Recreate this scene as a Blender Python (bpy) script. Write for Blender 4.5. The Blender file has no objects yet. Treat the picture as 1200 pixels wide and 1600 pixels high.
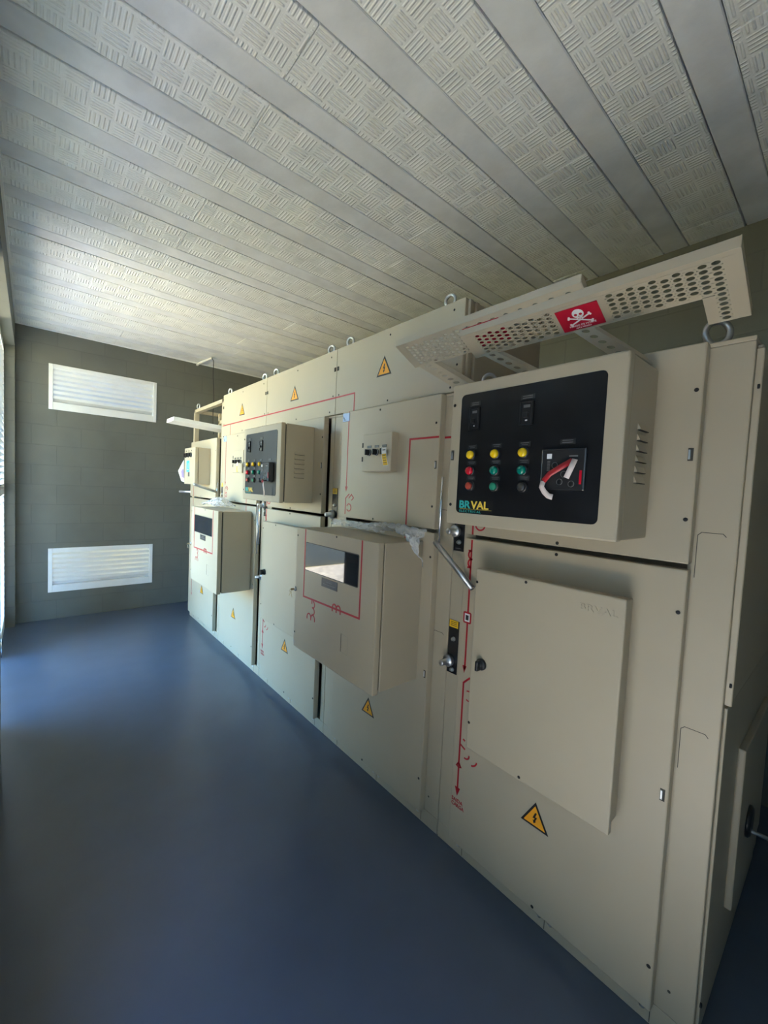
import bpy, bmesh, math, random
from mathutils import Vector, Matrix, noise
random.seed(7)
scene = bpy.context.scene
COL = scene.collection
PI = math.pi

# ------------------------------------------------------------------ camera
cam_data = bpy.data.cameras.new('camera')
cam = bpy.data.objects.new('camera', cam_data)
COL.objects.link(cam)
cam_data.sensor_fit = 'HORIZONTAL'
cam_data.sensor_width = 36.0
cam_data.lens = 19.1632
cam_data.clip_start = 0.01
RT = Vector((7.57230511e-01, -6.51487986e-01, 4.65333975e-02))
UP = Vector((-8.25733914e-04, 7.02898846e-02, 9.97526265e-01))
BK = Vector((-6.53147204e-01, -7.55395748e-01, 5.26876896e-02))
m = Matrix((RT, UP, BK)).transposed().to_4x4()
m.translation = (0, 0, 1.5)
cam.matrix_world = m
scene.camera = cam

# ------------------------------------------------------------------ light and exposure
SKY_STRENGTH = 1.8
SUN_STRENGTH = 31.0
SKY_SATURATION = 1.55
EXPOSURE = 1.2
world = bpy.data.worlds.new('sky')
scene.world = world
world.use_nodes = True
wn, wl = world.node_tree.nodes, world.node_tree.links
sky = wn.new('ShaderNodeTexSky')
sky.sky_type = 'NISHITA'
sky.sun_disc = False
sky.sun_elevation = math.radians(60)
sky.sun_rotation = math.radians(120)
sky.air_density = 1.0
sky.dust_density = 0.6
sky.ozone_density = 1.0
hs = wn.new('ShaderNodeHueSaturation')
hs.inputs['Saturation'].default_value = SKY_SATURATION
wl.new(sky.outputs['Color'], hs.inputs['Color'])
wl.new(hs.outputs['Color'], wn['Background'].inputs['Color'])
wn['Background'].inputs['Strength'].default_value = SKY_STRENGTH

sun_data = bpy.data.lights.new('sun', 'SUN')
sun_data.energy = SUN_STRENGTH
sun_data.angle = 0.009
sun_data.color = (1.0, 0.93, 0.80)
sun = bpy.data.objects.new('sun', sun_data)
COL.objects.link(sun)
# high sun over the yard: an added canopy shades the louvred doorway, the added near doorway has none
sun.rotation_euler = Vector((0.40, 0.04, -1.0)).to_track_quat('-Z', 'Y').to_euler()
sun.location = (-3, -4, 8)


def portal(name, loc, sy, sz):
    d = bpy.data.lights.new(name, 'AREA')
    d.shape = 'RECTANGLE'
    d.size = sy
    d.size_y = sz
    d.cycles.is_portal = True
    o = bpy.data.objects.new(name, d)
    COL.objects.link(o)
    o.matrix_world = Matrix(((0, 0, -1, loc[0]), (1, 0, 0, loc[1]), (0, 1, 0, loc[2]), (0, 0, 0, 1)))
    return o


scene.view_settings.view_transform = 'Standard'
scene.view_settings.look = 'None'
scene.view_settings.exposure = EXPOSURE
scene.view_settings.gamma = 1.0
scene.view_settings.use_curve_mapping = False
scene.cycles.max_bounces = 14
scene.cycles.diffuse_bounces = 10
scene.cycles.glossy_bounces = 5
scene.cycles.use_denoising = True
scene.cycles.sample_clamp_indirect = 6.0


# ------------------------------------------------------------------ materials
def base_mat(name, color, rough=0.5, metallic=0.0, spec=0.5):
    mt = bpy.data.materials.new(name)
    mt.use_nodes = True
    b = mt.node_tree.nodes['Principled BSDF']
    b.inputs['Base Color'].default_value = (*color, 1)
    b.inputs['Roughness'].default_value = rough
    b.inputs['Metallic'].default_value = metallic
    b.inputs['Specular IOR Level'].default_value = spec
    return mt


def worn(mt, color, scale=6.0, amount=0.08, bump=0.0, bump_scale=200.0, detail=4.0, rough_var=0.0):
    """slight procedural colour variation and surface texture"""
    nt = mt.node_tree
    b = nt.nodes['Principled BSDF']
    tc = nt.nodes.new('ShaderNodeTexCoord')
    n = nt.nodes.new('ShaderNodeTexNoise')
    n.inputs['Scale'].default_value = scale
    n.inputs['Detail'].default_value = detail
    nt.links.new(tc.outputs['Object'], n.inputs['Vector'])
    r = nt.nodes.new('ShaderNodeValToRGB')
    r.color_ramp.elements[0].position = 0.3
    r.color_ramp.elements[1].position = 0.7
    r.color_ramp.elements[0].color = (*[c * (1 - amount) for c in color], 1)
    r.color_ramp.elements[1].color = (*[min(1, c * (1 + amount)) for c in color], 1)
    nt.links.new(n.outputs['Fac'], r.inputs['Fac'])
    nt.links.new(r.outputs['Color'], b.inputs['Base Color'])
    if bump:
        n2 = nt.nodes.new('ShaderNodeTexNoise')
        n2.inputs['Scale'].default_value = bump_scale
        n2.inputs['Detail'].default_value = 2
        nt.links.new(tc.outputs['Object'], n2.inputs['Vector'])
        bp = nt.nodes.new('ShaderNodeBump')
        bp.inputs['Strength'].default_value = bump
        bp.inputs['Distance'].default_value = 0.002
        nt.links.new(n2.outputs['Fac'], bp.inputs['Height'])
        nt.links.new(bp.outputs['Normal'], b.inputs['Normal'])
    return mt


C_PAINT = (0.44, 0.378, 0.275)
PAINT = worn(base_mat('beige_powder_coat', C_PAINT, 0.42), C_PAINT, 3.0, 0.03, 0.06, 350)
GREY = worn(base_mat('grey_primer', (0.30, 0.29, 0.25), 0.5), (0.30, 0.29, 0.25), 4, 0.05)
DARKIN = base_mat('recess_shade_and_joints', (0.06, 0.055, 0.045), 0.8)  # dark colour in place of shade in slots and gaps; also for joints
BLACK = worn(base_mat('black_film', (0.008, 0.008, 0.010), 0.32), (0.008, 0.008, 0.010), 12, 0.3)
BLACKP = base_mat('black_plastic', (0.012, 0.012, 0.014), 0.35)
LABELD = base_mat('dark_label', (0.028, 0.028, 0.030), 0.35)
LABELT = base_mat('grey_lettering', (0.16, 0.16, 0.16), 0.5)
SCREW = base_mat('dark_screw', (0.01, 0.01, 0.01), 0.6)
CHROME = base_mat('chrome', (0.75, 0.75, 0.76), 0.16, 1.0)
ZINC = worn(base_mat('zinc_plated_steel', (0.55, 0.56, 0.57), 0.38, 1.0), (0.55, 0.56, 0.57), 30, 0.12)
RED = base_mat('red_vinyl', (0.42, 0.012, 0.022), 0.4)
WARN = base_mat('warning_amber', (0.85, 0.36, 0.015), 0.45)
YEL = base_mat('yellow_label', (0.85, 0.52, 0.02), 0.5)
WHITE = base_mat('white_paper', (0.80, 0.80, 0.80), 0.6)
SIGNR = base_mat('danger_red', (0.48, 0.005, 0.03), 0.4)
TEAL = base_mat('teal_print', (0.03, 0.42, 0.40), 0.5)
GOLD = base_mat('gold_print', (0.88, 0.60, 0.08), 0.5)
BLUEST = base_mat('blue_sticker', (0.03, 0.42, 0.75), 0.45)
INDIC = base_mat('pale_blue_window', (0.40, 0.55, 0.85), 0.2)
PURPLE = base_mat('purple_paper', (0.30, 0.22, 0.42), 0.6)
L_YEL = base_mat('lens_yellow', (0.90, 0.58, 0.01), 0.15)
L_RED = base_mat('lens_red', (0.62, 0.01, 0.03), 0.15)
L_ORA = base_mat('button_red', (0.45, 0.06, 0.035), 0.4)
L_GRN = base_mat('lens_green', (0.0, 0.20, 0.14), 0.15)
L_GR2 = base_mat('button_green', (0.01, 0.22, 0.13), 0.4)
L_BLK = base_mat('button_black', (0.03, 0.03, 0.03), 0.35)
RELAYG = base_mat('relay_cover', (0.03, 0.03, 0.032), 0.12)
GLASS = base_mat('dark_window_glass', (0.015, 0.018, 0.025), 0.03, 0.0, 0.9)
WHITEM = worn(base_mat('white_painted_metal', (0.80, 0.81, 0.82), 0.45), (0.80, 0.81, 0.82), 8, 0.03)
PVC = base_mat('white_pvc', (0.75, 0.75, 0.73), 0.4)
WIRE = base_mat('black_wire', (0.02, 0.02, 0.02), 0.5)
BRASS = base_mat('brass_key', (0.45, 0.36, 0.22), 0.3, 1.0)
FLOOR = worn(base_mat('blue_grey_epoxy', (0.088, 0.108, 0.142), 0.30), (0.088, 0.108, 0.142), 5, 0.06, 0.10, 260)
JOIST = worn(base_mat('grey_joist_concrete', (0.68, 0.695, 0.73), 0.75), (0.68, 0.695, 0.73), 7, 0.10, 0.25, 60)
GROUND = worn(base_mat('dry_yellow_grass', (0.50, 0.39, 0.12), 0.9), (0.50, 0.39, 0.12), 2, 0.25)
GRAVEL = worn(base_mat('pale_gravel', (0.30, 0.28, 0.24), 0.9), (0.30, 0.28, 0.24), 14, 0.35, 0.5, 40)
SLAB = worn(base_mat('pale_bounce_apron', (0.58, 0.50, 0.37), 0.85), (0.58, 0.50, 0.37), 3, 0.08)
RIBBONW = base_mat('white_ribbon', (0.78, 0.66, 0.62), 0.5)


def film_mat():
    mt = base_mat('clear_plastic_film', (0.85, 0.86, 0.86), 0.22)
    nt = mt.node_tree
    b = nt.nodes['Principled BSDF']
    tr = nt.nodes.new('ShaderNodeBsdfTransparent')
    mx = nt.nodes.new('ShaderNodeMixShader')
    mx.inputs['Fac'].default_value = 0.42
    nt.links.new(tr.outputs['BSDF'], mx.inputs[1])
    nt.links.new(b.outputs['BSDF'], mx.inputs[2])
    nt.links.new(mx.outputs['Shader'], nt.nodes['Material Output'].inputs['Surface'])
    return mt


FILM = film_mat()


def node_math(nt, op, a, b=None):
    n = nt.nodes.new('ShaderNodeMath')
    n.operation = op
    for i, v in ((0, a), (1, b)):
        if v is None:
            continue
        if isinstance(v, (int, float)):
            n.inputs[i].default_value = v
        else:
            nt.links.new(v, n.inputs[i])
    return n.outputs[0]


def eps_mat():
    """painted foam infill board with a basket weave of raised ribs"""
    c = (0.81, 0.82, 0.825)
    mt = worn(base_mat('painted_foam_board', c, 0.40), c, 9, 0.07)
    nt = mt.node_tree
    b = nt.nodes['Principled BSDF']
    tc = nt.nodes.new('ShaderNodeTexCoord')
    sp = nt.nodes.new('ShaderNodeSeparateXYZ')
    nt.links.new(tc.outputs['Object'], sp.inputs[0])
    S = 1 / 0.0835
    u = node_math(nt, 'MULTIPLY', sp.outputs['X'], S)
    v = node_math(nt, 'MULTIPLY', sp.outputs['Y'], S)
    fu, fv = node_math(nt, 'FLOOR', u), node_math(nt, 'FLOOR', v)
    par = node_math(nt, 'FLOORED_MODULO', node_math(nt, 'ADD', fu, fv), 2.0)
    cu, cv = node_math(nt, 'FRACT', u), node_math(nt, 'FRACT', v)

    def ribs(across, along):
        w = node_math(nt, 'SINE', node_math(nt, 'MULTIPLY', node_math(nt, 'SUBTRACT', across, 0.05), 2 * PI * 5.0 / 0.95))
        w = node_math(nt, 'MAXIMUM', node_math(nt, 'ADD', w, 0.25), 0.0)
        e = node_math(nt, 'MULTIPLY', node_math(nt, 'SUBTRACT', 0.46, node_math(nt, 'ABSOLUTE', node_math(nt, 'SUBTRACT', along, 0.5))), 12.0)
        e = node_math(nt, 'MINIMUM', node_math(nt, 'MAXIMUM', e, 0.0), 1.0)
        return node_math(nt, 'MULTIPLY', w, e)
    h1, h2 = ribs(cu, cv), ribs(cv, cu)
    h = node_math(nt, 'ADD', node_math(nt, 'MULTIPLY', h1, par),
                  node_math(nt, 'MULTIPLY', h2, node_math(nt, 'SUBTRACT', 1.0, par)))
    n2 = nt.nodes.new('ShaderNodeTexNoise')
    n2.inputs['Scale'].default_value = 90
    n2.inputs['Detail'].default_value = 4
    nt.links.new(tc.outputs['Object'], n2.inputs['Vector'])
    h = node_math(nt, 'ADD', h, node_math(nt, 'MULTIPLY', n2.outputs['Fac'], 0.55))
    bp = nt.nodes.new('ShaderNodeBump')
    bp.inputs['Strength'].default_value = 0.85
    bp.inputs['Distance'].default_value = 0.0024
    nt.links.new(h, bp.inputs['Height'])
    nt.links.new(bp.outputs['Normal'], b.inputs['Normal'])
    return mt


EPS = eps_mat()


def block_mat(axis):
    """painted concrete block wall"""
    c = (0.135, 0.140, 0.122)
    mt = base_mat('painted_block_' + axis, c, 0.7)
    nt = mt.node_tree
    b = nt.nodes['Principled BSDF']
    tc = nt.nodes.new('ShaderNodeTexCoord')
    sp = nt.nodes.new('ShaderNodeSeparateXYZ')
    cb = nt.nodes.new('ShaderNodeCombineXYZ')
    nt.links.new(tc.outputs['Object'], sp.inputs[0])
    nt.links.new(sp.outputs['X' if axis == 'x' else 'Y'], cb.inputs[0])
    nt.links.new(sp.outputs['Z'], cb.inputs[1])
    br = nt.nodes.new('ShaderNodeTexBrick')
    br.inputs['Scale'].default_value = 1.0
    br.inputs['Brick Width'].default_value = 0.40
    br.inputs['Row Height'].default_value = 0.20
    br.inputs['Mortar Size'].default_value = 0.006
    br.inputs['Mortar Smooth'].default_value = 0.6
    br.inputs['Color1'].default_value = (*c, 1)
    br.inputs['Color2'].default_value = (c[0] * 1.06, c[1] * 1.05, c[2] * 1.03, 1)
    br.inputs['Mortar'].default_value = (c[0] * 0.93, c[1] * 0.93, c[2] * 0.93, 1)
    nt.links.new(cb.outputs[0], br.inputs['Vector'])
    n = nt.nodes.new('ShaderNodeTexNoise')
    n.inputs['Scale'].default_value = 4.0
    n.inputs['Detail'].default_value = 6
    nt.links.new(tc.outputs['Object'], n.inputs['Vector'])
    mx = nt.nodes.new('ShaderNodeMix')
    mx.data_type = 'RGBA'
    mx.blend_type = 'MULTIPLY'
    mx.inputs['Factor'].default_value = 0.35
    nt.links.new(br.outputs['Color'], mx.inputs[6])
    rp = nt.nodes.new('ShaderNodeValToRGB')
    rp.color_ramp.elements[0].position = 0.3
    rp.color_ramp.elements[1].position = 0.6
    rp.color_ramp.elements[0].color = (0.7, 0.7, 0.7, 1)
    nt.links.new(n.outputs['Fac'], rp.inputs['Fac'])
    nt.links.new(rp.outputs['Color'], mx.inputs[7])
    nt.links.new(mx.outputs[2], b.inputs['Base Color'])
    n2 = nt.nodes.new('ShaderNodeTexNoise')
    n2.inputs['Scale'].default_value = 70
    n2.inputs['Detail'].default_value = 5
    nt.links.new(tc.outputs['Object'], n2.inputs['Vector'])
    hh = node_math(nt, 'SUBTRACT', node_math(nt, 'MULTIPLY', n2.outputs['Fac'], 0.5), br.outputs['Fac'])
    bp = nt.nodes.new('ShaderNodeBump')
    bp.inputs['Strength'].default_value = 0.4
    bp.inputs['Distance'].default_value = 0.0022
    nt.links.new(hh, bp.inputs['Height'])
    nt.links.new(bp.outputs['Normal'], b.inputs['Normal'])
    return mt


BLOCKX, BLOCKY = block_mat('x'), block_mat('y')


# ------------------------------------------------------------------ mesh helpers
class MB:
    """collects shapes into one mesh object"""

    def __init__(self, mat=None):
        self.bm = bmesh.new()
        self.mats = []
        self.cur = 0
        if mat:
            self.use(mat)

    def use(self, mat):
        if mat not in self.mats:
            self.mats.append(mat)
        self.cur = self.mats.index(mat)
        return self

    def _faces(self, vs, fs, smooth=False):
        bv = [self.bm.verts.new(v) for v in vs]
        out = []
        for f in fs:
            try:
                fc = self.bm.faces.new([bv[i] for i in f])
            except ValueError:
                continue
            fc.material_index = self.cur
            fc.smooth = smooth
            out.append(fc)
        return bv, out

    def box(self, a, b, bev=0.0, seg=2, M=None):
        x0, x1 = sorted((a[0], b[0])); y0, y1 = sorted((a[1], b[1])); z0, z1 = sorted((a[2], b[2]))
        vs = [(x0, y0, z0), (x1, y0, z0), (x1, y1, z0), (x0, y1, z0), (x0, y0, z1), (x1, y0, z1), (x1, y1, z1), (x0, y1, z1)]
        if M is not None:
            vs = [M @ Vector(v) for v in vs]
        fs = [(0, 3, 2, 1), (4, 5, 6, 7), (0, 1, 5, 4), (1, 2, 6, 5), (2, 3, 7, 6), (3, 0, 4, 7)]
        bv, fc = self._faces(vs, fs)
        if bev > 0:
            es = list({e for f in fc for e in f.edges})
            r = bmesh.ops.bevel(self.bm, geom=es, offset=bev, segments=seg, affect='EDGES', profile=0.5, clamp_overlap=True)
            for f in r['faces']:
                f.material_index = self.cur
        return self

    def hexa(self, vs):
        """box from 8 corners, bottom loop then top loop"""
        self._faces(vs, [(0, 3, 2, 1), (4, 5, 6, 7), (0, 1, 5, 4), (1, 2, 6, 5), (2, 3, 7, 6), (3, 0, 4, 7)])
        return self

    def prism(self, pts, x, t=0.001):
        """polygon in (y, z), front at x - t, back at x: faces the aisle"""
        n = len(pts)
        vs = [(x, p[0], p[1]) for p in pts] + [(x - t, p[0], p[1]) for p in pts]
        fs = [tuple(range(n)), tuple(range(2 * n - 1, n - 1, -1))] + [(i, i + n, (i + 1) % n + n, (i + 1) % n) for i in range(n)]
        self._faces(vs, fs)
        return self

    def strip(self, pts, w, x, t=0.001):
        """line of width w through (y, z) points"""
        L, Rr = [], []
        n = len(pts)
        for i, p in enumerate(pts):
            p = Vector(p)
            d1 = (p - Vector(pts[i - 1])).normalized() if i else None
            d2 = (Vector(pts[i + 1]) - p).normalized() if i < n - 1 else None
            if d1 is None: d1 = d2
            if d2 is None: d2 = d1
            t_ = (d1 + d2)
            t_ = t_.normalized() if t_.length > 1e-6 else d1
            nn = Vector((-t_.y, t_.x))
            k = 1 / max(0.4, nn.dot(Vector((-d1.y, d1.x))))
            L.append(p + nn * w / 2 * k)
            Rr.append(p - nn * w / 2 * k)
        for i in range(n - 1):
            self.prism([L[i], L[i + 1], Rr[i + 1], Rr[i]], x, t)
        return self

    def arc(self, c, r, a0, a1, w, x, t=0.001, n=10):
        pts = [(c[0] + r * math.cos(math.radians(a0 + (a1 - a0) * i / n)), c[1] + r * math.sin(math.radians(a0 + (a1 - a0) * i / n))) for i in range(n + 1)]
        return self.strip(pts, w, x, t)

    def rrect(self, y0, y1, z0, z1, r, x, t=0.001, n=5):
        pts = []
        for (cy, cz, a) in ((y1 - r, z1 - r, 0), (y0 + r, z1 - r, 90), (y0 + r, z0 + r, 180), (y1 - r, z0 + r, 270)):
            for i in range(n + 1):
                q = math.radians(a + 90 * i / n)
                pts.append((cy + r * math.cos(q), cz + r * math.sin(q)))
        return self.prism(pts, x, t)

    def lathe(self, prof, origin, axis, n=20, smooth=True):
        """profile of (radius, height) turned round the axis"""
        ax = Vector(axis).normalized()
        s = ax.orthogonal().normalized()
        q = ax.cross(s)
        o = Vector(origin)
        vs, fs = [], []
        for r, h in prof:
            for i in range(n):
                a = 2 * PI * i / n
                vs.append(o + ax * h + (s * math.cos(a) + q * math.sin(a)) * max(r, 1e-5))
        for j in range(len(prof) - 1):
            for i in range(n):
                fs.append((j * n + i, j * n + (i + 1) % n, (j + 1) * n + (i + 1) % n, (j + 1) * n + i))
        fs.append(tuple(range(n - 1, -1, -1)))
        fs.append(tuple((len(prof) - 1) * n + i for i in range(n)))
        self._faces(vs, fs, smooth)
        return self

    def cyl(self, a, b, r, n=16):
        a, b = Vector(a), Vector(b)
        L = (b - a).length
        e = min(r * 0.25, L * 0.25)
        return self.lathe([(r - e, 0), (r, e), (r, L - e), (r - e, L)], a, b - a, n)

    def torus(self, c, axis, R, r, n=28, m_=10, squash=1.0):
        ax = Vector(axis).normalized()
        s = ax.orthogonal().normalized()
        q = ax.cross(s)
        vs, fs = [], []
        for i in range(n):
            a = 2 * PI * i / n
            d = s * math.cos(a) + q * math.sin(a)
            for j in range(m_):
                b = 2 * PI * j / m_
                vs.append(Vector(c) + d * (R + r * math.cos(b)) + ax * r * squash * math.sin(b))
        for i in range(n):
            for j in range(m_):
                fs.append((i * m_ + j, ((i + 1) % n) * m_ + j, ((i + 1) % n) * m_ + (j + 1) % m_, i * m_ + (j + 1) % m_))
        self._faces(vs, fs, True)
        return self

    def tube(self, pts, r, n=10):
        pts = [Vector(p) for p in pts]
        vs, fs = [], []
        up = None
        for i, p in enumerate(pts):
            d = (pts[min(i + 1, len(pts) - 1)] - pts[max(i - 1, 0)]).normalized()
            if up is None:
                up = d.orthogonal().normalized()
            up = (up - d * up.dot(d)).normalized()
            q = d.cross(up)
            for k in range(n):
                a = 2 * PI * k / n
                vs.append(p + (up * math.cos(a) + q * math.sin(a)) * r)
        for i in range(len(pts) - 1):
            for k in range(n):
                fs.append((i * n + k, i * n + (k + 1) % n, (i + 1) * n + (k + 1) % n, (i + 1) * n + k))
        fs.append(tuple(range(n - 1, -1, -1)))
        fs.append(tuple((len(pts) - 1) * n + k for k in range(n)))
        self._faces(vs, fs, True)
        return self

    def grid(self, f, nu, nv, smooth=True):
        vs = [f(i / nu, j / nv) for i in range(nu + 1) for j in range(nv + 1)]
        fs = [(i * (nv + 1) + j, (i + 1) * (nv + 1) + j, (i + 1) * (nv + 1) + j + 1, i * (nv + 1) + j + 1) for i in range(nu) for j in range(nv)]
        self._faces(vs, fs, smooth)
        return self

    def text(self, s, size, y, z, x, align='LEFT', rot=0.0, depth=0.0006, sx=1.0, space=1.0, shear=0.0, M=None, bold=0.0):
        """lettering read from the aisle; (y, z) is the start (or centre) of the baseline"""
        cu = bpy.data.curves.new('lettering', 'FONT')
        cu.body = s
        cu.size = size
        cu.align_x = align
        cu.extrude = depth / 2
        cu.resolution_u = 3
        cu.space_character = space
        cu.shear = shear
        cu.offset = bold * size
        o = bpy.data.objects.new('lettering', cu)
        COL.objects.link(o)
        dg = bpy.context.evaluated_depsgraph_get()
        dg.update()
        me = bpy.data.meshes.new_from_object(o.evaluated_get(dg))
        bpy.data.objects.remove(o)
        bpy.data.curves.remove(cu)
        if M is None:
            M = Matrix(((0, 0, -1, x - depth / 2), (-1, 0, 0, y), (0, 1, 0, z), (0, 0, 0, 1))) @ Matrix.Rotation(math.radians(rot), 4, 'Z') @ Matrix.Diagonal((sx, 1, 1, 1))
        vs = [M @ v.co for v in me.vertices]
        self._faces(vs, [tuple(p.vertices) for p in me.polygons])
        bpy.data.meshes.remove(me)
        return self

    def build(self, name, parent=None, recalc=True, solid=0.0):
        if recalc:
            bmesh.ops.recalc_face_normals(self.bm, faces=self.bm.faces)
        me = bpy.data.meshes.new(name)
        self.bm.to_mesh(me)
        self.bm.free()
        for mt in self.mats:
            me.materials.append(mt)
        o = bpy.data.objects.new(name, me)
        COL.objects.link(o)
        if parent is not None:
            o.parent = parent
        if solid:
            md = o.modifiers.new('thickness', 'SOLIDIFY')
            md.thickness = solid
            md.offset = 0
        return o


def tag(o, label, cat, group=None, kind=None):
    o['label'] = label
    o['category'] = cat
    if group: o['group'] = group
    if kind: o['kind'] = kind
    return o


def thing(name, label, cat, loc=(0, 0, 0), group=None):
    o = bpy.data.objects.new(name, None)
    o.empty_display_size = 0.1
    COL.objects.link(o)
    o.location = loc
    return tag(o, label, cat, group)


def structure(o, label=None):
    o['kind'] = 'structure'
    if label: o['label'] = label
    return o


# ------------------------------------------------------------------ the room
XL, XR, YN, YB, H = -0.12, 2.80, -0.80, 5.40, 2.95
D0, D1, DH = 3.22, 5.30, 2.70          # the louvred doorway in the left wall
N0, N1, NH = -0.30, 0.62, 2.05         # unseen near doorway, added to light the near end
T = 0.15

structure(MB(FLOOR).box((XL - T, YN - T, -0.06), (XR + T, YB + T, 0)).build('floor'))

V1 = (0.13, 1.10, 2.165, 2.62)
V2 = (0.13, 1.085, 0.283, 0.743)
w = MB(BLOCKX)
for x0, x1, z0, z1 in ((XL - T, V1[0], 0, 3.1), (V1[1], XR + T, 0, 3.1), (V1[0], V1[1], V1[3], 3.1), (V1[0], V1[1], V2[3], V1[2]), (V1[0], V1[1], 0, V2[2])):
    w.box((x0, YB, z0), (x1, YB + T, z1))
w.box((V2[1], YB, V2[2]), (V1[1], YB + T, V2[3]))
structure(w.build('wall_back'))
structure(MB(BLOCKY).box((XR, YN, 0), (XR + T, YB, 3.1)).build('wall_right'))
structure(MB(BLOCKX).box((XL - T, YN - T, 0), (XR + T, YN, 3.1)).build('wall_front'))
w = MB(BLOCKY)
w.box((XL - T, YN, 0), (XL, N0, 3.1)).box((XL - T, N1, 0), (XL, 0.95, 3.1)).box((XL - T, 0.95, 0), (XL, 2.84, 2.20)).box((XL - T, 0.95, 2.66), (XL, 2.84, 3.1)).box((XL - T, 1.82, 2.20), (XL, 1.92, 2.66)).box((XL - T, 2.74, 2.20), (XL, 2.84, 2.66))
w.box((XL - T, 2.84, 0), (XL - 0.08, D0, DH)).box((XL - T, 2.84, DH), (XL, D0, 3.1)).box((XL - T, D1, 0), (XL, YB, 3.1))
w.box((XL - T, D0, DH), (XL, D1, 3.1)).box((XL - T, N0, NH), (XL, N1, 3.1))
structure(w.build('wall_left'))

# ceiling: concrete joists with ribbed foam boards between them
ceil = structure(MB(DARKIN).box((XL - T, YN - T, 3.02), (XR + T, YB + T, 3.16)).build('ceiling'))
k0 = 0.36 - 0.3635 * 4
rows = []
for k in range(0, 20):
    ya = k0 + 0.3635 * k
    yb_ = ya + 0.120
    if ya > YB: break
    if yb_ > YN:
        MB(JOIST).box((XL, max(ya, YN) + 0.0015, H + 0.002), (XR, min(yb_, YB) - 0.0015, 3.02), 0.003, 1).build('joist', ceil)
    rows.append((yb_, min(ya + 0.3635, YB)))
for i, (ya, yb_) in enumerate(rows):
    ya = max(ya, YN)
    if yb_ - ya < 0.02: continue
    cuts = [XL, 0.685 + 0.006 * math.sin(i * 2.1), 1.70 + 0.08 * math.sin(i * 1.7), 2.66 + 0.04 * math.sin(i), XR]
    for a, b in zip(cuts[:-1], cuts[1:]):
        dz = 0.0015 * math.sin(i * 3 + a * 5)
        MB(EPS).box((a + 0.0012, ya + 0.0035, H + 0.001 + dz), (b - 0.0016, yb_ - 0.0025, 3.02), 0.002, 1).build('foam_board', ceil)
structure(MB(WHITEM).box((XL, YB - 0.012, H - 0.012), (XR, YB, H)).build('trim_1'))
structure(MB(WHITEM).box((XL, YN, H - 0.012), (XL + 0.012, YB - 0.012, H)).build('trim_2'))


def louvre(name, V, label, slats, rail):
    x0, x1, z0, z1 = V
    root = structure(bpy.data.objects.new(name, None), label)
    root['category'] = 'vent'
    COL.objects.link(root)
    f = MB(WHITEM)
    fw = 0.035
    ya, yb_ = YB - 0.006, YB + 0.06
    f.box((x0, ya, z0), (x0 + fw, yb_, z1), 0.003).box((x1 - fw, ya, z0), (x1, yb_, z1), 0.003)
    f.box((x0 + fw, ya, z1 - fw), (x1 - fw, yb_, z1), 0.003).box((x0 + fw, ya, z0), (x1 - fw, yb_, z0 + rail), 0.003)
    f.build('frame', root)
    zb, zt = z0 + rail, z1 - fw
    p = (zt - zb) / slats
    for i in range(slats):
        zc = zb + p * i
        s = MB(WHITEM)
        a, c = (YB + 0.006, zc + p * 1.30), (YB + 0.052, zc + 0.004)   # high inside, low outside
        th = 0.004
        s.hexa([(x0 + fw, a[0], a[1] - th), (x1 - fw, a[0], a[1] - th), (x1 - fw, c[0], c[1] - th), (x0 + fw, c[0], c[1] - th),
                (x0 + fw, a[0], a[1]), (x1 - fw, a[0], a[1]), (x1 - fw, c[0], c[1]), (x0 + fw, c[0], c[1])])
        s.box((x0 + fw, YB + 0.002, zc + p * 0.72), (x1 - fw, YB + 0.007, zc + p * 1.30), 0.001, 1)
        s.build('slat', root)
    return root


louvre('window_1', V1, 'upper white louvred vent high in the grey block end wall', 7, 0.075)
louvre('window_2', V2, 'lower white louvred vent near the floor in the grey block end wall', 7, 0.075)

# two unseen vents added high in the left wall, to brighten the ceiling
for i, (ya, yb_) in enumerate(((0.95, 1.82), (1.92, 2.74))):
    root = structure(bpy.data.objects.new('window_%d' % (i + 3), None), 'unseen upper vent added in the left wall for ceiling light')
    root['category'] = 'vent'
    COL.objects.link(root)
    f = MB(WHITEM)
    xa, xb = XL - 0.09, XL - 0.03
    f.box((xa, ya, 2.20), (xb, ya + 0.03, 2.66)).box((xa, yb_ - 0.03, 2.20), (xb, yb_, 2.66)).box((xa, ya, 2.20), (xb, yb_, 2.23)).box((xa, ya, 2.63), (xb, yb_, 2.66))
    f.build('frame', root)
    for k in range(5):
        zc = 2.245 + k * 0.078
        s_ = MB(WHITEM)
        s_.hexa([(xa, ya + 0.03, zc), (xb, ya + 0.03, zc + 0.045), (xb, yb_ - 0.03, zc + 0.045), (xa, yb_ - 0.03, zc),
                 (xa, ya + 0.03, zc + 0.0025), (xb, ya + 0.03, zc + 0.0475), (xb, yb_ - 0.03, zc + 0.0475), (xa, yb_ - 0.03, zc + 0.0025)])
        s_.build('slat', root)

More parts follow.
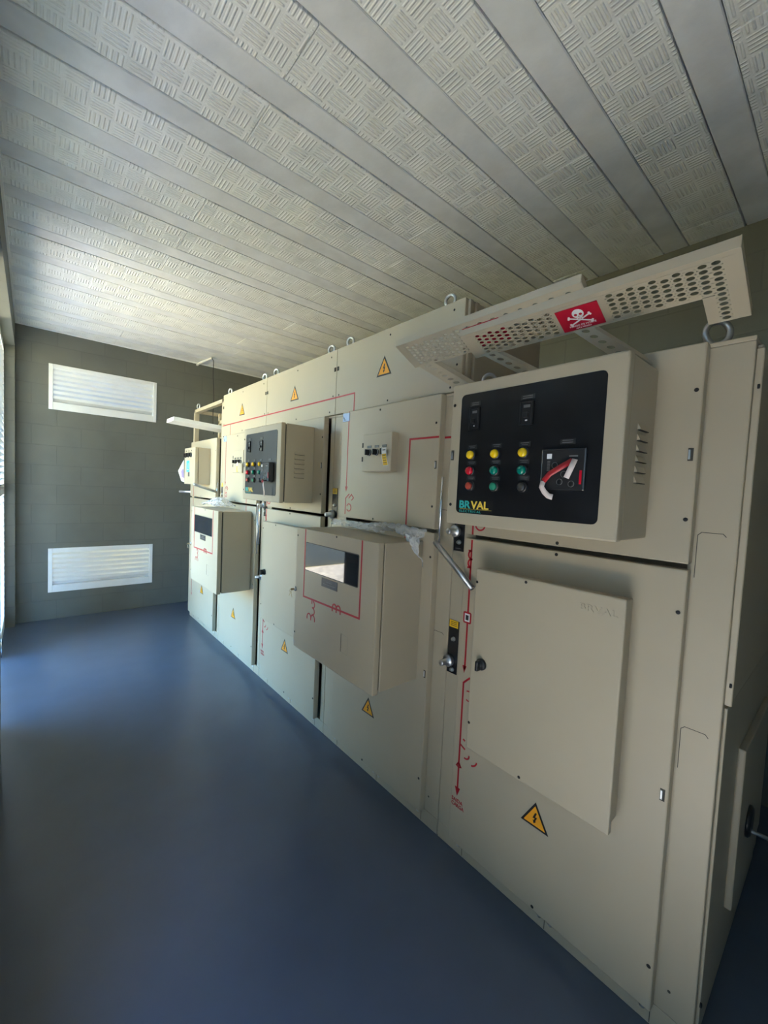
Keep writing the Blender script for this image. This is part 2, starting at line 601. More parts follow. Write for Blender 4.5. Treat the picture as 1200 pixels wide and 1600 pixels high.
# louvred door leaf, closed over the far part of the doorway
dr = structure(bpy.data.objects.new('door_1', None), 'white louvred metal door leaf beside the back corner')
dr['category'] = 'door'
COL.objects.link(dr)
LY0, LY1 = 4.42, 5.295
f = MB(WHITEM)
xa, xb = -0.235, -0.195
f.box((xa, LY1 - 0.035, 0.01), (xb, LY1, DH - 0.01), 0.003).box((xa, LY0, 0.01), (xb, LY0 + 0.05, DH - 0.01), 0.003)
f.box((xa, LY0, 0.01), (xb, LY1, 0.09), 0.003).box((xa, LY0, DH - 0.06), (xb, LY1, DH - 0.01), 0.003)
f.box((xa, LY0, 1.30), (xb, LY1, 1.36), 0.003)
f.build('frame', dr)
ns = 46
for i in range(ns):
    zc = 0.10 + i * (DH - 0.18) / ns
    s = MB(WHITEM)
    s.hexa([(xa, LY0 + 0.04, zc), (xb, LY0 + 0.04, zc + 0.036), (xb, LY1 - 0.03, zc + 0.036), (xa, LY1 - 0.03, zc),
            (xa, LY0 + 0.04, zc + 0.003), (xb, LY0 + 0.04, zc + 0.039), (xb, LY1 - 0.03, zc + 0.039), (xa, LY1 - 0.03, zc + 0.003)])
    s.build('slat', dr)
bt = MB(CHROME)
bt.cyl((-0.185, LY0 + 0.03, 0.0), (-0.185, LY0 + 0.03, 0.16), 0.006).box((-0.195, LY0 + 0.01, 0.05), (-0.18, LY0 + 0.05, 0.07))
bt.build('bolt', dr)

structure(MB(GROUND).box((-60, -40, -0.12), (XL - T, 60, -0.06)).box((XL - T, YB + T, -0.12), (14, 60, -0.06)).build('ground'))
structure(MB(GRAVEL).box((-4.5, 1.5, -0.06), (XL - T, 6.8, -0.04)).build('ground_path'))
structure(MB(SLAB).box((-3.0, -3.0, -0.06), (XL - T, 1.5, -0.03)).build('ground_bounce_apron'))  # unseen apron, added pale to bounce sun up through the near doorway
# unseen walls added outside: one blocks near-doorway sky, one dims the end vents
structure(MB(BLOCKY).box((-3.15, -4.0, -0.1), (-3.00, 1.5, 5.4)).build('wall_sky_block'))
structure(MB(BLOCKX).box((-3.0, 6.9, -0.1), (6.0, 7.1, 3.2)).build('wall_vent_shade'))
# unseen canopy, added to keep sun out of the louvred doorway and side vents
structure(MB(JOIST).box((-2.6, 0.86, 3.02), (XL - T, 8.0, 3.14)).build('canopy_sun_block'))
#portal('door_portal', (XL - T - 0.01, (D0 + D1) / 2, DH / 2), D1 - D0, DH)
#portal('near_door_portal', (XL - T - 0.01, (N0 + N1) / 2, NH / 2), N1 - N0, NH)

# ------------------------------------------------------------------ switchgear
DX = -0.035        # door face in front of the cabinet front (local x = 0)
DEPTH = 1.0
TOP = 1.925
F0 = 1.35


def triangle_sign(root, y, z, x, s=0.10):
    """amber warning triangle with a lightning arrow, base s wide"""
    h = s * 0.866
    b = MB(BLACKP).prism([(y - s / 2, z), (y + s / 2, z), (y, z + h)], x, 0.0008)
    k = 0.77
    zc = z + h / 3
    b.use(WARN).prism([(y - s / 2 * k, zc - h / 3 * k), (y + s / 2 * k, zc - h / 3 * k), (y, zc + h * 2 / 3 * k)], x - 0.0008, 0.0005)
    u = s * 0.01
    b.use(BLACKP)
    bolt = [(1, 25), (8, 25), (2, 7), (10, 9), (3, -9), (8, -8), (-2, -20), (-7, -7), (-3, -8), (1, 2), (-8, 0)]
    b.prism([(y - q[0] * u * 0.9, zc + q[1] * u * 0.85 + 0.01 * s) for q in bolt], x - 0.0013, 0.0004)
    o = b.build('warning_sticker', root)
    o['label'] = 'amber triangle with black lightning arrow'
    return o


def eyebolt(root, x, y, z, R=0.024, r=0.006, turn=0.0):
    b = MB(ZINC)
    b.lathe([(R * 0.62, 0), (R * 0.62, 0.006), (R * 0.45, 0.010), (R * 0.35, 0.014)], (x, y, z), (0, 0, 1), 14)
    b.torus((x, y, z + R + r + 0.004), (math.cos(turn), math.sin(turn), 0), R, r)
    return b.build('eyebolt', root)


def screws(b, pts, x, r=0.0055):
    b.use(SCREW)
    for (y, z) in pts:
        b.lathe([(r, -0.001), (r, 0.0008), (r * 0.6, 0.0012)], (x, y, z), (-1, 0, 0), 10)
    return b


def latch_slot(b, y, z, x):
    b.use(DARKIN).box((x - 0.0004, y - 0.006, z - 0.017), (x + 0.01, y + 0.006, z + 0.017))
    b.use(ZINC).box((x - 0.003, y - 0.001, z - 0.013), (x + 0.01, y + 0.005, z + 0.013), 0.001, 1)


def mech_plate(root, y, z0, z1, x, bolts, knob_z, yellow=None, reach=0.055):
    b = MB(BLACK).box((x - 0.003, y - 0.028, z0), (x, y + 0.026, z1), 0.001, 1)
    if yellow:
        b.use(YEL).box((x - 0.0036, y - 0.023, yellow[0]), (x - 0.001, y + 0.023, yellow[1]))
        b.use(BLACKP)
        for q in range(3):
            zz = yellow[0] + (yellow[1] - yellow[0]) * (0.28 + 0.24 * q)
            b.box((x - 0.004, y - 0.016, zz - 0.0012), (x - 0.001, y + 0.016, zz + 0.0012))
    b.use(LABELT)
    b.box((x - 0.0034, y - 0.014, z0 + 0.010), (x - 0.001, y + 0.014, z0 + 0.0125))
    o = b.build('mechanism_plate', root)
    for zb in bolts:
        q = MB(ZINC)
        q.lathe([(0.010, 0), (0.010, 0.004), (0.007, 0.005), (0.007, 0.011), (0.005, 0.012)], (x - 0.003, y - 0.004, zb), (-1, 0, 0), 12)
        q.build('bolt', o)
    if knob_z:
        q = MB(ZINC)
        q.lathe([(0.024, 0), (0.025, 0.002), (0.025, 0.016), (0.022, 0.019), (0.013, 0.020), (0.013, reach), (0.011, reach + 0.003)], (x - 0.003, y + 0.012, knob_z), (-1, 0, 0), 18)
        q.build('drive_shaft', o)
    return o


def red_piece(root, fn, x, name='mimic_line'):
    b = MB(RED)
    fn(b, x)
    o = b.build(name, root)
    o['label'] = 'red one-line diagram mark'
    return o


def carcass(root, w, slot, front_strip=(0.82, None)):
    """welded body, front frame members, plinth"""
    b = MB(PAINT)
    xf = 0.40 if slot else 0.10
    b.box((xf, 0.0015, 0.07), (DEPTH, w - 0.0015, TOP), 0.003)
    b.box((0.0, 0.0015, TOP - 0.012), (xf + 0.002, w - 0.0015, TOP), 0.002)
    b.box((0.10, 0.0015, 0.07), (xf + 0.002, 0.006, TOP - 0.012)).box((0.10, w - 0.006, 0.07), (xf + 0.002, w - 0.0015, TOP - 0.012))
    if slot:
        b.use(DARKIN).box((xf - 0.012, 0.006, 0.07), (xf - 0.001, w - 0.006, TOP - 0.012))  # dark lining stands for the shade deep in the slot
        b.box((0.101, 0.006, 0.07), (xf, 0.009, TOP - 0.012))
    b.build('carcass', root)
    sw = 0.042 if slot else 0.103
    p = MB(PAINT).box((0.0, 0.0015, 0.07), (0.101, sw, TOP - 0.012), 0.003)
    if slot:
        pass
    else:
        # knock-outs scored into the post
        p.use(DARKIN)
        for (z0, z1) in ((1.305, 1.428), (0.775, 0.895)):
            p.strip([(0.085, z0), (0.085, z1 - 0.008), (0.077, z1), (0.032, z1), (0.025, z1 - 0.008)], 0.0018, 0.0004, 0.0006)
        p.lathe([(0.004, -0.001), (0.004, 0.001)], (0, 0.06, 0.14), (-1, 0, 0), 8)
    p.build('front_post', root)
    s = MB(PAINT).box((0.0, front_strip[0] - 0.02, 0.07), (0.101, w - 0.0015, TOP - 0.012), 0.003)
    s.build('side_strip', root)
    q = MB(PAINT).box((0.0, 0.0015, 0.0), (DEPTH, w - 0.0015, 0.069), 0.003)
    screws(q, [], 0)
    q.use(ZINC)
    for yy in (0.12, 0.40, 0.44, 0.80):
        q.lathe([(0.008, -0.001), (0.008, 0.003), (0.004, 0.005)], (0, yy, 0.040), (-1, 0, 0), 8)
    q.use(DARKIN)
    for yy in (0.10, 0.42, 0.78):
        q.box((-0.0006, yy - 0.001, 0.006), (0.001, yy + 0.001, 0.064))
    q.build('plinth', root)


def door(root, name, y0, y1, z0, z1, holes, latches=()):
    b = MB(PAINT).box((DX, y0, z0), (-0.001, y1, z1), 0.0035)
    screws(b, holes, DX)
    for (y, z) in latches:
        latch_slot(b, y, z, DX)
    return b.build(name, root)


def eye_pair(root, w, z, x=0.05):
    for y in (0.09, w - 0.09):
        eyebolt(root, x, y, z)


LAMPS = [(0.454, 1.629, L_YEL, 0), (0.362, 1.629, L_YEL, 0), (0.266, 1.629, L_YEL, 0),
         (0.454, 1.577, L_RED, 0), (0.361, 1.578, L_GRN, 0), (0.266, 1.578, L_GRN, 0),
         (0.453, 1.528, L_ORA, 1), (0.360, 1.528, L_GR2, 1), (0.263, 1.529, L_BLK, 1)]


def control_box(root, y0, relay_depth, ajar):
    """feeder protection box with black panel; y0 is its near side"""
    W, z0, z1, x0 = 0.55, 1.398, 1.868, -0.255
    b = MB(PAINT).box((x0 + 0.035, y0 + 0.002, z0 + 0.002), (DX, y0 + W - 0.002, z1 - 0.002), 0.004)
    # pressed louvres on the near side
    for i in range(6):
        zz = 1.690 - i * 0.0275
        xc = -0.132
        b.use(PAINT)
        b.hexa([(xc - 0.033, y0 - 0.006, zz - 0.002), (xc + 0.033, y0 - 0.006, zz - 0.002), (xc + 0.033, y0 + 0.003, zz - 0.002), (xc - 0.033, y0 + 0.003, zz - 0.002),
                (xc - 0.033, y0 + 0.0015, zz + 0.014), (xc + 0.033, y0 + 0.0015, zz + 0.014), (xc + 0.033, y0 + 0.003, zz + 0.014), (xc - 0.033, y0 + 0.003, zz + 0.014)])
        b.use(SCREW).box((xc - 0.032, y0 - 0.005, zz - 0.0038), (xc + 0.032, y0 + 0.003, zz - 0.0018))
    box = b.build('control_box', root)
    gap = 0.008 if ajar else 0.003
    lid = MB(PAINT).box((x0, y0, z0), (x0 + 0.035 - gap, y0 + W, z1), 0.005)
    lid.use(DARKIN).box((x0 + 0.028, y0 + 0.008, z0 + 0.008), (x0 + 0.040, y0 + W - 0.008, z1 - 0.008))
    screws(lid, [(y0 + W - 0.012, 1.80), (y0 + W - 0.016, 1.463)], x0)
    latch_slot(lid, y0 + W - 0.014, 1.631, x0)
    lid.build('lid', box)
    MB(BLACK).rrect(y0 + 0.048, y0 + 0.508, 1.437, 1.829, 0.015, x0, 0.0012).build('front_panel', box)
    X = x0 - 0.0012

    def Y(v):
        return y0 + v - 0.001
    for (y, z, mt, kind) in LAMPS:
        q = MB(LABELD if mt is not L_BLK else BLACKP)
        q.lathe([(0.0165, 0), (0.0165, 0.006), (0.0145, 0.009), (0.012, 0.009)], (X, Y(y), z), (-1, 0, 0), 20)
        q.use(mt)
        if kind == 0:
            q.lathe([(0.0135, 0.006), (0.0135, 0.013), (0.012, 0.017), (0.007, 0.0195), (0.001, 0.0205)], (X, Y(y), z), (-1, 0, 0), 20)
        else:
            q.lathe([(0.012, 0.006), (0.012, 0.014), (0.010, 0.016)], (X, Y(y), z), (-1, 0, 0), 20)
        o = q.build('pilot_lamp' if kind == 0 else 'push_button', box)
        o['label'] = {L_YEL: 'yellow', L_RED: 'red', L_ORA: 'dull red', L_GRN: 'green', L_GR2: 'bright green', L_BLK: 'black'}[mt]
        q = MB(LABELD).box((X - 0.0012, Y(y) - 0.018, z + 0.019), (X, Y(y) + 0.018, z + 0.033))
        q.use(LABELT)
        for zz, wd in ((0.029, 0.013), (0.0235, 0.010)):
            q.box((X - 0.0016, Y(y) - wd, z + zz - 0.001), (X, Y(y) + wd, z + zz + 0.001))
        q.build('label_plate', box)
    # breakers behind rectangular cut-outs
    for (ya, yb_, za, zb) in ((0.431, 0.471, 1.709, 1.782), (0.244, 0.287, 1.709, 1.778)):
        q = MB(BLACKP)
        for (u0, u1, v0, v1) in ((ya, yb_, za, za + 0.005), (ya, yb_, zb - 0.005, zb), (ya, ya + 0.006, za, zb), (yb_ - 0.006, yb_, za, zb)):
            q.box((X - 0.006, Y(u0), v0), (X, Y(u1), v1), 0.001, 1)
        q.box((X - 0.003, Y(ya), za), (X, Y(yb_), zb))
        q.box((X - 0.014, Y(ya + 0.013), za + 0.022), (X - 0.003, Y(yb_ - 0.013), za + 0.036), 0.002)
        q.use(LABELT).box((X - 0.0035, Y(ya + 0.011), zb - 0.018), (X, Y(yb_ - 0.011), zb - 0.010))
        q.use(WHITE).box((X - 0.0035, Y(ya + 0.018), za + 0.012), (X, Y(yb_ - 0.018), za + 0.016))
        q.build('breaker', box)
        q = MB(LABELD).box((X - 0.0012, Y(ya), zb + 0.006), (X, Y(yb_), zb + 0.020))
        q.use(LABELT)
        for zz in (0.016, 0.010):
            q.box((X - 0.0016, Y(ya + 0.006), zb + zz - 0.001), (X, Y(yb_ - 0.006), zb + zz + 0.001))
        q.build('label_plate', box)
    # protection relay
    r = MB(RELAYG).box((X - relay_depth, Y(0.084), 1.522), (X, Y(0.207), 1.636), 0.004)
    xr = X - relay_depth
    r.use(WHITE).box((xr - 0.0006, Y(0.176), 1.608), (xr, Y(0.190), 1.622))
    r.use(LABELT)
    for i in range(7):
        r.box((xr - 0.0006, Y(0.180), 1.575 + i * 0.0042), (xr, Y(0.188), 1.577 + i * 0.0042))
    r.box((xr - 0.0006, Y(0.105), 1.612), (xr, Y(0.128), 1.616))
    for (yy, zz) in ((0.166, 1.590), (0.140, 1.566), (0.118, 1.540), (0.150, 1.545)):
        r.use(BLACKP).lathe([(0.008, -0.001), (0.008, 0.001), (0.006, 0.0016)], (xr, Y(yy), zz), (-1, 0, 0), 14)
        r.use(LABELT).torus((xr - 0.001, Y(yy), zz), (1, 0, 0), 0.008, 0.0007, 16, 5)
    r.use(L_RED).box((xr - 0.001, Y(0.092), 1.540), (xr, Y(0.098), 1.576))
    r.build('protection_relay', box)
    q = MB(LABELD).box((X - 0.0012, Y(0.118), 1.648), (X, Y(0.160), 1.662))
    q.use(LABELT)
    for zz in (1.658, 1.652):
        q.box((X - 0.0016, Y(0.124), zz - 0.001), (X, Y(0.154), zz + 0.001))
    q.build('label_plate', box)
    # maker's lettering in the lower corner
    q = MB(BLACKP).box((X - 0.0006, Y(0.364), 1.430 + 0.012), (X, Y(0.499), 1.482))
    q.use(TEAL).text('BR', 0.034, Y(0.496), 1.4545, X - 0.0008, sx=1.15, bold=0.03)
    q.use(GOLD).text('VAL', 0.034, Y(0.446), 1.4545, X - 0.0008, sx=1.12, bold=0.03)
    q.use(GOLD).box((X - 0.0012, Y(0.366), 1.4512), (X - 0.0006, Y(0.492), 1.4520))
    q.use(TEAL).text('ELECTRICAL', 0.0115, Y(0.494), 1.4405, X - 0.0008, sx=1.15, space=1.25)
    q.build('maker_lettering', box)
    return box


def lower_box(root, y0, z0, z1, with_name):
    """shallow cable-compartment box with a black turn knob"""
    W, x0 = 0.500, -0.120
    b = MB(PAINT).box((x0 + 0.030, y0 + 0.010, z0 + 0.010), (DX, y0 + W - 0.010, z1 - 0.010), 0.004)
    box = b.build('cable_box', root)
    lid = MB(PAINT).box((x0, y0, z0), (x0 + 0.022, y0 + W, z1), 0.005)
    lid.box((x0 + 0.022, y0 + 0.016, z0 + 0.016), (x0 + 0.031, y0 + W - 0.016, z1 - 0.016))
    screws(lid, [(y0 + W - 0.008, z1 - 0.05), (y0 + 0.30, z1 - 0.012), (y0 + W - 0.008, z0 + 0.10), (y0 + 0.28, z0 + 0.012)], x0, 0.005)
    lid.build('lid', box)
    if with_name:
        q = MB(PAINT).text('BRVAL', 0.026, y0 + 0.125, z1 - 0.055, x0, sx=1.3, space=1.1, depth=0.0022, bold=0.02)
        q.build('embossed_name', box)
    k = MB(BLACKP)
    c = (x0, y0 + W - 0.048, z0 + 0.335)
    k.lathe([(0.021, 0), (0.021, 0.006), (0.018, 0.010), (0.011, 0.012), (0.011, 0.018)], c, (-1, 0, 0), 20)
    k.box((x0 - 0.034, c[1] - 0.006, c[2] - 0.018), (x0 - 0.012, c[1] + 0.006, c[2] + 0.018), 0.003)
    k.build('turn_knob', box)['label'] = 'black turn knob'
    return box


def feeder(yr, w, label, dr_, lvy, lby, lb, slot, ajar, relay_depth, with_name, mimic_y):
    root = thing('switchgear_cabinet', label, 'switchgear cabinet', (F0, yr, 0))
    carcass(root, w, slot, (0.822, None))
    ds = 0.826
    up = door(root, 'upper_door', dr_, ds, 1.342, TOP - 0.004,
              [(dr_ + 0.015, 1.80), (dr_ + 0.015, 1.46), (0.45, 1.353), (0.8, 1.90)], [(dr_ + 0.016, 1.632)])
    lo = door(root, 'lower_door', dr_, ds, 0.072, 1.326,
              [(dr_ + 0.014, 1.21), (0.45, 1.315), (dr_ + 0.012, 0.20), (0.45, 0.085)], [(dr_ + 0.014, 0.70)])
    control_box(root, lvy, relay_depth, ajar)
    lower_box(root, lby, lb[0], lb[1], with_name)
    triangle_sign(root, 0.462, 0.365, DX, 0.102)
    my = mimic_y
    X = DX

    def lines(b, x):
        lw = 0.0075
        b.strip([(my - 0.002, 1.322), (my - 0.002, 0.80)], lw, x)
        # coil hooks
        b.arc((my - 0.006, 1.262), 0.017, -100, 80, 0.007, x).arc((my - 0.006, 1.228), 0.017, -80, 100, 0.007, x)
        b.strip([(my + 0.012, 1.278), (my - 0.006, 1.279)], 0.007, x).strip([(my + 0.014, 1.211), (my - 0.006, 1.211)], 0.007, x)
        # meter square
        for (a, c) in (((-0.016, 1.03), (0.016, 1.03)), ((0.016, 1.03), (0.016, 0.99)), ((0.016, 0.99), (-0.016, 0.99)), ((-0.016, 0.99), (-0.016, 1.03))):
            b.strip([(my + a[0], a[1]), (my + c[0], c[1])], 0.006, x, 0.0013)
        b.prism([(my - 0.010, 0.815), (my + 0.010, 0.815), (my, 0.785)], x)
        # switch branch
        b.strip([(my - 0.03, 0.775), (my, 0.745), (my, 0.30)], lw, x)
        b.arc((my - 0.028, 0.70), 0.020, 60, 300, 0.005, x)
        # earth symbol and arrow head
        b.strip([(my, 0.492), (my - 0.026, 0.480)], 0.007, x).strip([(my - 0.014, 0.518), (my - 0.024, 0.514)], 0.007, x)
        b.arc((my - 0.030, 0.462), 0.017, 170, 290, 0.006, x)
        b.arc((my - 0.055, 0.462), 0.030, 190, 260, 0.006, x)
        b.strip([(my + 0.012, 0.395), (my, 0.415), (my - 0.012, 0.395)], 0.006, x, 0.0013)
        b.arc((my, 0.400), 0.008, 0, 360, 0.004, x, 0.0013)
        b.prism([(my - 0.013, 0.308), (my + 0.013, 0.308), (my, 0.272)], x)
        b.text('SAIDA', 0.021, my + 0.026, 0.246, x - 0.0006, sx=0.95, bold=0.02).text('CARGA', 0.021, my + 0.026, 0.226, x - 0.0006, sx=0.88, bold=0.02)
    b = MB(RED)
    lines(b, X)
    b.use(WHITE).prism([(my - 0.012, 0.994), (my + 0.012, 0.994), (my + 0.012, 1.026), (my - 0.012, 1.026)], X - 0.0003, 0.001)
    b.use(LABELD).box((X - 0.0019, my - 0.007, 1.000), (X - 0.001, my + 0.007, 1.020))
    b.build('mimic_line', root)['label'] = 'red one-line diagram with SAIDA CARGA'
    b = MB(RED)
    b.strip([(my - 0.002, 1.395), (my - 0.002, 1.343)], 0.0075, X).arc((my - 0.036, 1.385), 0.022, 180, 360, 0.006, X)
    b.build('mimic_line', root)['label'] = 'red one-line diagram mark'
    yp = w - 0.030
    mech_plate(root, yp, 1.262, 1.40, 0.0, (1.300,), 1.345)
    mech_plate(root, yp, 0.742, 0.968, 0.0, (0.890, 0.760), 0.795, (0.938, 0.968))
    return root


def metering(yr, w, label, slot, dr_, sel):
    root = thing('switchgear_cabinet', label, 'switchgear cabinet', (F0, yr, 0))
    carcass(root, w, slot, (0.800, None))
    door(root, 'upper_door', dr_, 0.803, 1.342, TOP - 0.004,
         [(dr_ + 0.022, 1.80), (dr_ + 0.022, 1.44), (0.48, 1.90), (0.50, 1.353)], [(dr_ + 0.014, 1.62)])
    door(root, 'lower_door', dr_, 0.803, 0.072, 1.326,
         [(dr_ + 0.016, 1.22), (0.50, 1.315), (dr_ + 0.016, 0.22), (0.5, 0.085)], [(dr_ + 0.014, 0.70)])
    # small selector panel on the upper door
    b = MB(PAINT).box((sel, 0.334, 1.590), (DX, 0.556, 1.775), 0.003)
    b.use(SCREW)
    for z in (1.722, 1.652):
        b.box((sel - 0.0015, 0.548, z - 0.012), (sel + 0.008, 0.5575, z + 0.012))
    sp = b.build('selector_panel', root)
    for y in (0.499, 0.441, 0.384):
        q = MB(BLACKP).lathe([(0.017, 0), (0.017, 0.006), (0.014, 0.009)], (sel, y, 1.684), (-1, 0, 0), 18)
        q.use(ZINC).torus((sel - 0.006, y, 1.684), (1, 0, 0), 0.015, 0.0018, 18, 6)
        q.use(BLACKP).box((sel - 0.028, y - 0.004, 1.670), (sel - 0.008, y + 0.004, 1.698), 0.002)
        q.build('selector_switch', sp)
        q = MB(LABELD).box((sel - 0.0015, y - 0.016, 1.706), (sel, y + 0.016, 1.718))
        q.use(LABELT).box((sel - 0.002, y - 0.011, 1.711), (sel, y + 0.011, 1.713))
        q.build('label_plate', sp)
    # metering box below
    y0, y1, z0, z1, x0 = 0.135, 0.802, 0.656, 1.288, -0.296
    b = MB(PAINT).box((x0 + 0.040, y0 + 0.004, z0 + 0.003), (DX, y1 - 0.004, z1 - 0.003), 0.004)
    box = b.build('metering_box', root)
    lid = MB(PAINT).box((x0, y0, z0), (x0 + 0.030, y1, z1), 0.004)
    lid.use(DARKIN).box((x0 + 0.028, y0 + 0.012, z0 + 0.012), (x0 + 0.045, y1 - 0.012, z1 - 0.012))
    screws(lid, [(y1 - 0.012, 1.246), (y1 - 0.012, 0.735), (y0 + 0.30, z1 - 0.010)], x0, 0.005)
    lid.use(DARKIN).strip([(0.369, 0.850), (0.369, 0.768)], 0.0035, x0, 0.0004)
    lid.use(GREY).strip([(0.369, 0.850), (0.318, 0.846), (0.318, 0.765), (0.369, 0.768)], 0.0010, x0, 0.0003)
    lid.build('lid', box)
    g = MB(BLACKP).rrect(0.260, 0.704, 1.079, 1.223, 0.008, x0, 0.0012)
    g.use(GLASS).rrect(0.264, 0.700, 1.083, 1.219, 0.006, x0 - 0.0010, 0.0010)
    g.build('viewing_window', box)['label'] = 'dark reflecting glass window'
    q = MB(LABELD).box((x0 - 0.0014, 0.413, 1.030), (x0, 0.546, 1.071))
    q.use(LABELT).box((x0 - 0.0019, 0.455, 1.055), (x0, 0.505, 1.059)).box((x0 - 0.0019, 0.430, 1.043), (x0, 0.530, 1.047))
    q.build('label_plate', box)
    q = MB(ZINC).lathe([(0.012, 0), (0.012, 0.004), (0.009, 0.007), (0.004, 0.008)], (x0, y1 - 0.004, 0.962), (-1, 0, 0), 14)
    q.build('lock', box)
    b = MB(RED)
    x = x0
    b.strip([(0.243, z1 - 0.002), (0.243, 0.952), (0.712, 0.942), (0.712, z1 - 0.002)], 0.0085, x)
    c = 0.415
    for dy in (-0.016, 0.016):
        b.arc((c + dy, 0.952), 0.0155, -10, 190, 0.007, x, 0.0013)
    for dy in (-0.032, 0.0, 0.032):
        b.strip([(c + dy, 0.952), (c + dy, 0.932)], 0.007, x, 0.0013)
    yc = 0.628
    for dz in (-0.017, 0.017):
        b.arc((yc - 0.010, 0.903 + dz), 0.0165, 90, 290, 0.006, x)
    b.strip([(yc, 0.942), (yc, 0.922)], 0.006, x)
    for dy in (-0.018, 0.018):
        b.arc((yc + 0.005 + dy, 0.850), 0.0175, 0, 180, 0.006, x)
    for dy in (-0.036, 0.0, 0.036):
        b.strip([(yc + 0.005 + dy, 0.850), (yc + 0.005 + dy, 0.838)], 0.006, x)
    b.build('mimic_line', box)['label'] = 'red one-line diagram with transformer coils'
    # red lines on the doors and on the busbar cover
    b = MB(RED)
    x = DX
    b.strip([(dr_ + 0.002, 1.739), (0.256, 1.739), (0.256, 1.343)], 0.0085, x)
    b.build('mimic_line', root)['label'] = 'red one-line diagram mark'
    b = MB(RED)
    b.strip([(0.743, TOP - 0.004), (0.743, 1.50)], 0.0055, x)
    b.prism([(0.731, 1.512), (0.755, 1.512), (0.743, 1.484)], x)
    b.strip([(0.712, 1.472), (0.745, 1.448), (0.745, 1.36)], 0.0055, x)
    b.strip([(0.716, 1.448), (0.692, 1.470), (0.672, 1.452), (0.690, 1.438)], 0.005, x)
    b.arc((0.712, 1.398), 0.020, 20, 330, 0.0055, x)
    b.build('mimic_line', root)['label'] = 'red one-line diagram mark'
    b = MB(RED).strip([(0.256, 1.325), (0.256, 1.27)], 0.0085, x)
    b.build('mimic_line', root)['label'] = 'red one-line diagram mark'
    b = MB(RED).strip([(0.003, 1.739), (dr_, 1.739)], 0.0085, 0.0)
    b.build('mimic_line', root)['label'] = 'red one-line diagram mark'
    triangle_sign(root, 0.470, 0.345, DX, 0.102)
    q = MB(INDIC).box((DX - 0.004, 0.736, 1.868), (DX, 0.798, 1.915), 0.002, 1)
    q.use(LABELD).prism([(0.775, 1.880), (0.792, 1.900), (0.787, 1.882)], DX - 0.004, 0.0006).box((DX - 0.0048, 0.764, 1.876), (DX - 0.003, 0.786, 1.8785))
    q.build('position_indicator', root)
    yp = w - 0.030
    mech_plate(root, yp, 1.30, 1.50, 0.0, (1.40,), 1.345, (1.465, 1.498), 0.05)
    return root


def busbar(root, w, sign, start):
    """tall busbar compartment on top of the cabinet"""
    z0, z1 = TOP + 0.004, 2.306
    b = MB(PAINT).box((-0.004, 0.0012, z0), (0.60, w - 0.0012, z1), 0.003)
    screws(b, [(0.06, z1 - 0.035), (w / 2, z1 - 0.035), (0.06, z0 + 0.02), (w / 2, z0 + 0.02), (w - 0.03, z0 + 0.11), (0.03, z0 + 0.11)], -0.004, 0.005)
    b.use(DARKIN)
    for z in (2.18,):
        b.box((-0.008, 0.008, z), (-0.003, 0.022, z + 0.022)).box((-0.008, w - 0.022, z), (-0.003, w - 0.008, z + 0.022))
    o = b.build('busbar_cover', root)
    if start > 0.01:
        r = MB(RED).strip([(w - 0.0012, 2.027), (start, 2.027), (start, z0 + 0.002)], 0.0075, -0.004)
    else:
        r = MB(RED).strip([(w - 0.0012, 2.027), (0.0012, 2.027)], 0.0085, -0.004)
    r.build('mimic_line', o)['label'] = 'red one-line diagram mark'
    triangle_sign(root, sign, 2.078, -0.004, 0.114)
    for y in (0.115, w - 0.08):
        eyebolt(root, 0.030, y, z1 - 0.004, 0.0235, 0.007, 0.25)
    return o


c1 = feeder(0.19, 0.915, 'nearest beige switchgear cabinet, its black panel box facing the camera beside the dark corner', 0.092, 0.194, 0.204, (0.556, 1.233), False, False, 0.010, True, 0.794)
eyebolt(c1, 0.060, 0.092, TOP, 0.031, 0.008, 0.75)
eyebolt(c1, 0.055, 0.82, TOP, 0.026, 0.007, 0.9)
# side of the nearest cabinet with its lift-off panels
s = MB(PAINT).box((0.02, -0.010, 0.985), (DEPTH - 0.02, 0.002, TOP - 0.02), 0.003).box((0.02, -0.006, 0.08), (DEPTH - 0.02, 0.002, 0.975), 0.003)
s.box((0.012, -0.014, 0.985), (0.020, 0.002, TOP - 0.03), 0.002, 1)
screws(s, [], 0)
s.use(SCREW)
for z in (1.80, 1.04, 0.16):
    s.lathe([(0.006, 0), (0.006, 0.004), (0.003, 0.005)], (0.012, -0.006, z), (0, -1, 0), 10)
s.build('side_panel', c1)
s = MB(PAINT).box((0.262, -0.024, 0.27), (0.80, -0.005, 0.775), 0.004)
s.use(BLACKP).lathe([(0.050, 0), (0.050, 0.006), (0.042, 0.012), (0.030, 0.012)], (0.44, -0.024, 0.47), (0, -1, 0), 20)
s.use(ZINC).cyl((0.44, -0.030, 0.44), (0.47, -0.075, 0.425), 0.006)
s.build('side_hatch', c1)

c2 = metering(1.105, 0.930, 'beige cabinet with white paper tag on its small switch panel and big glazed metering box', False, 0.078, -0.078)
busbar(c2, 0.930, 0.502, 0.745)
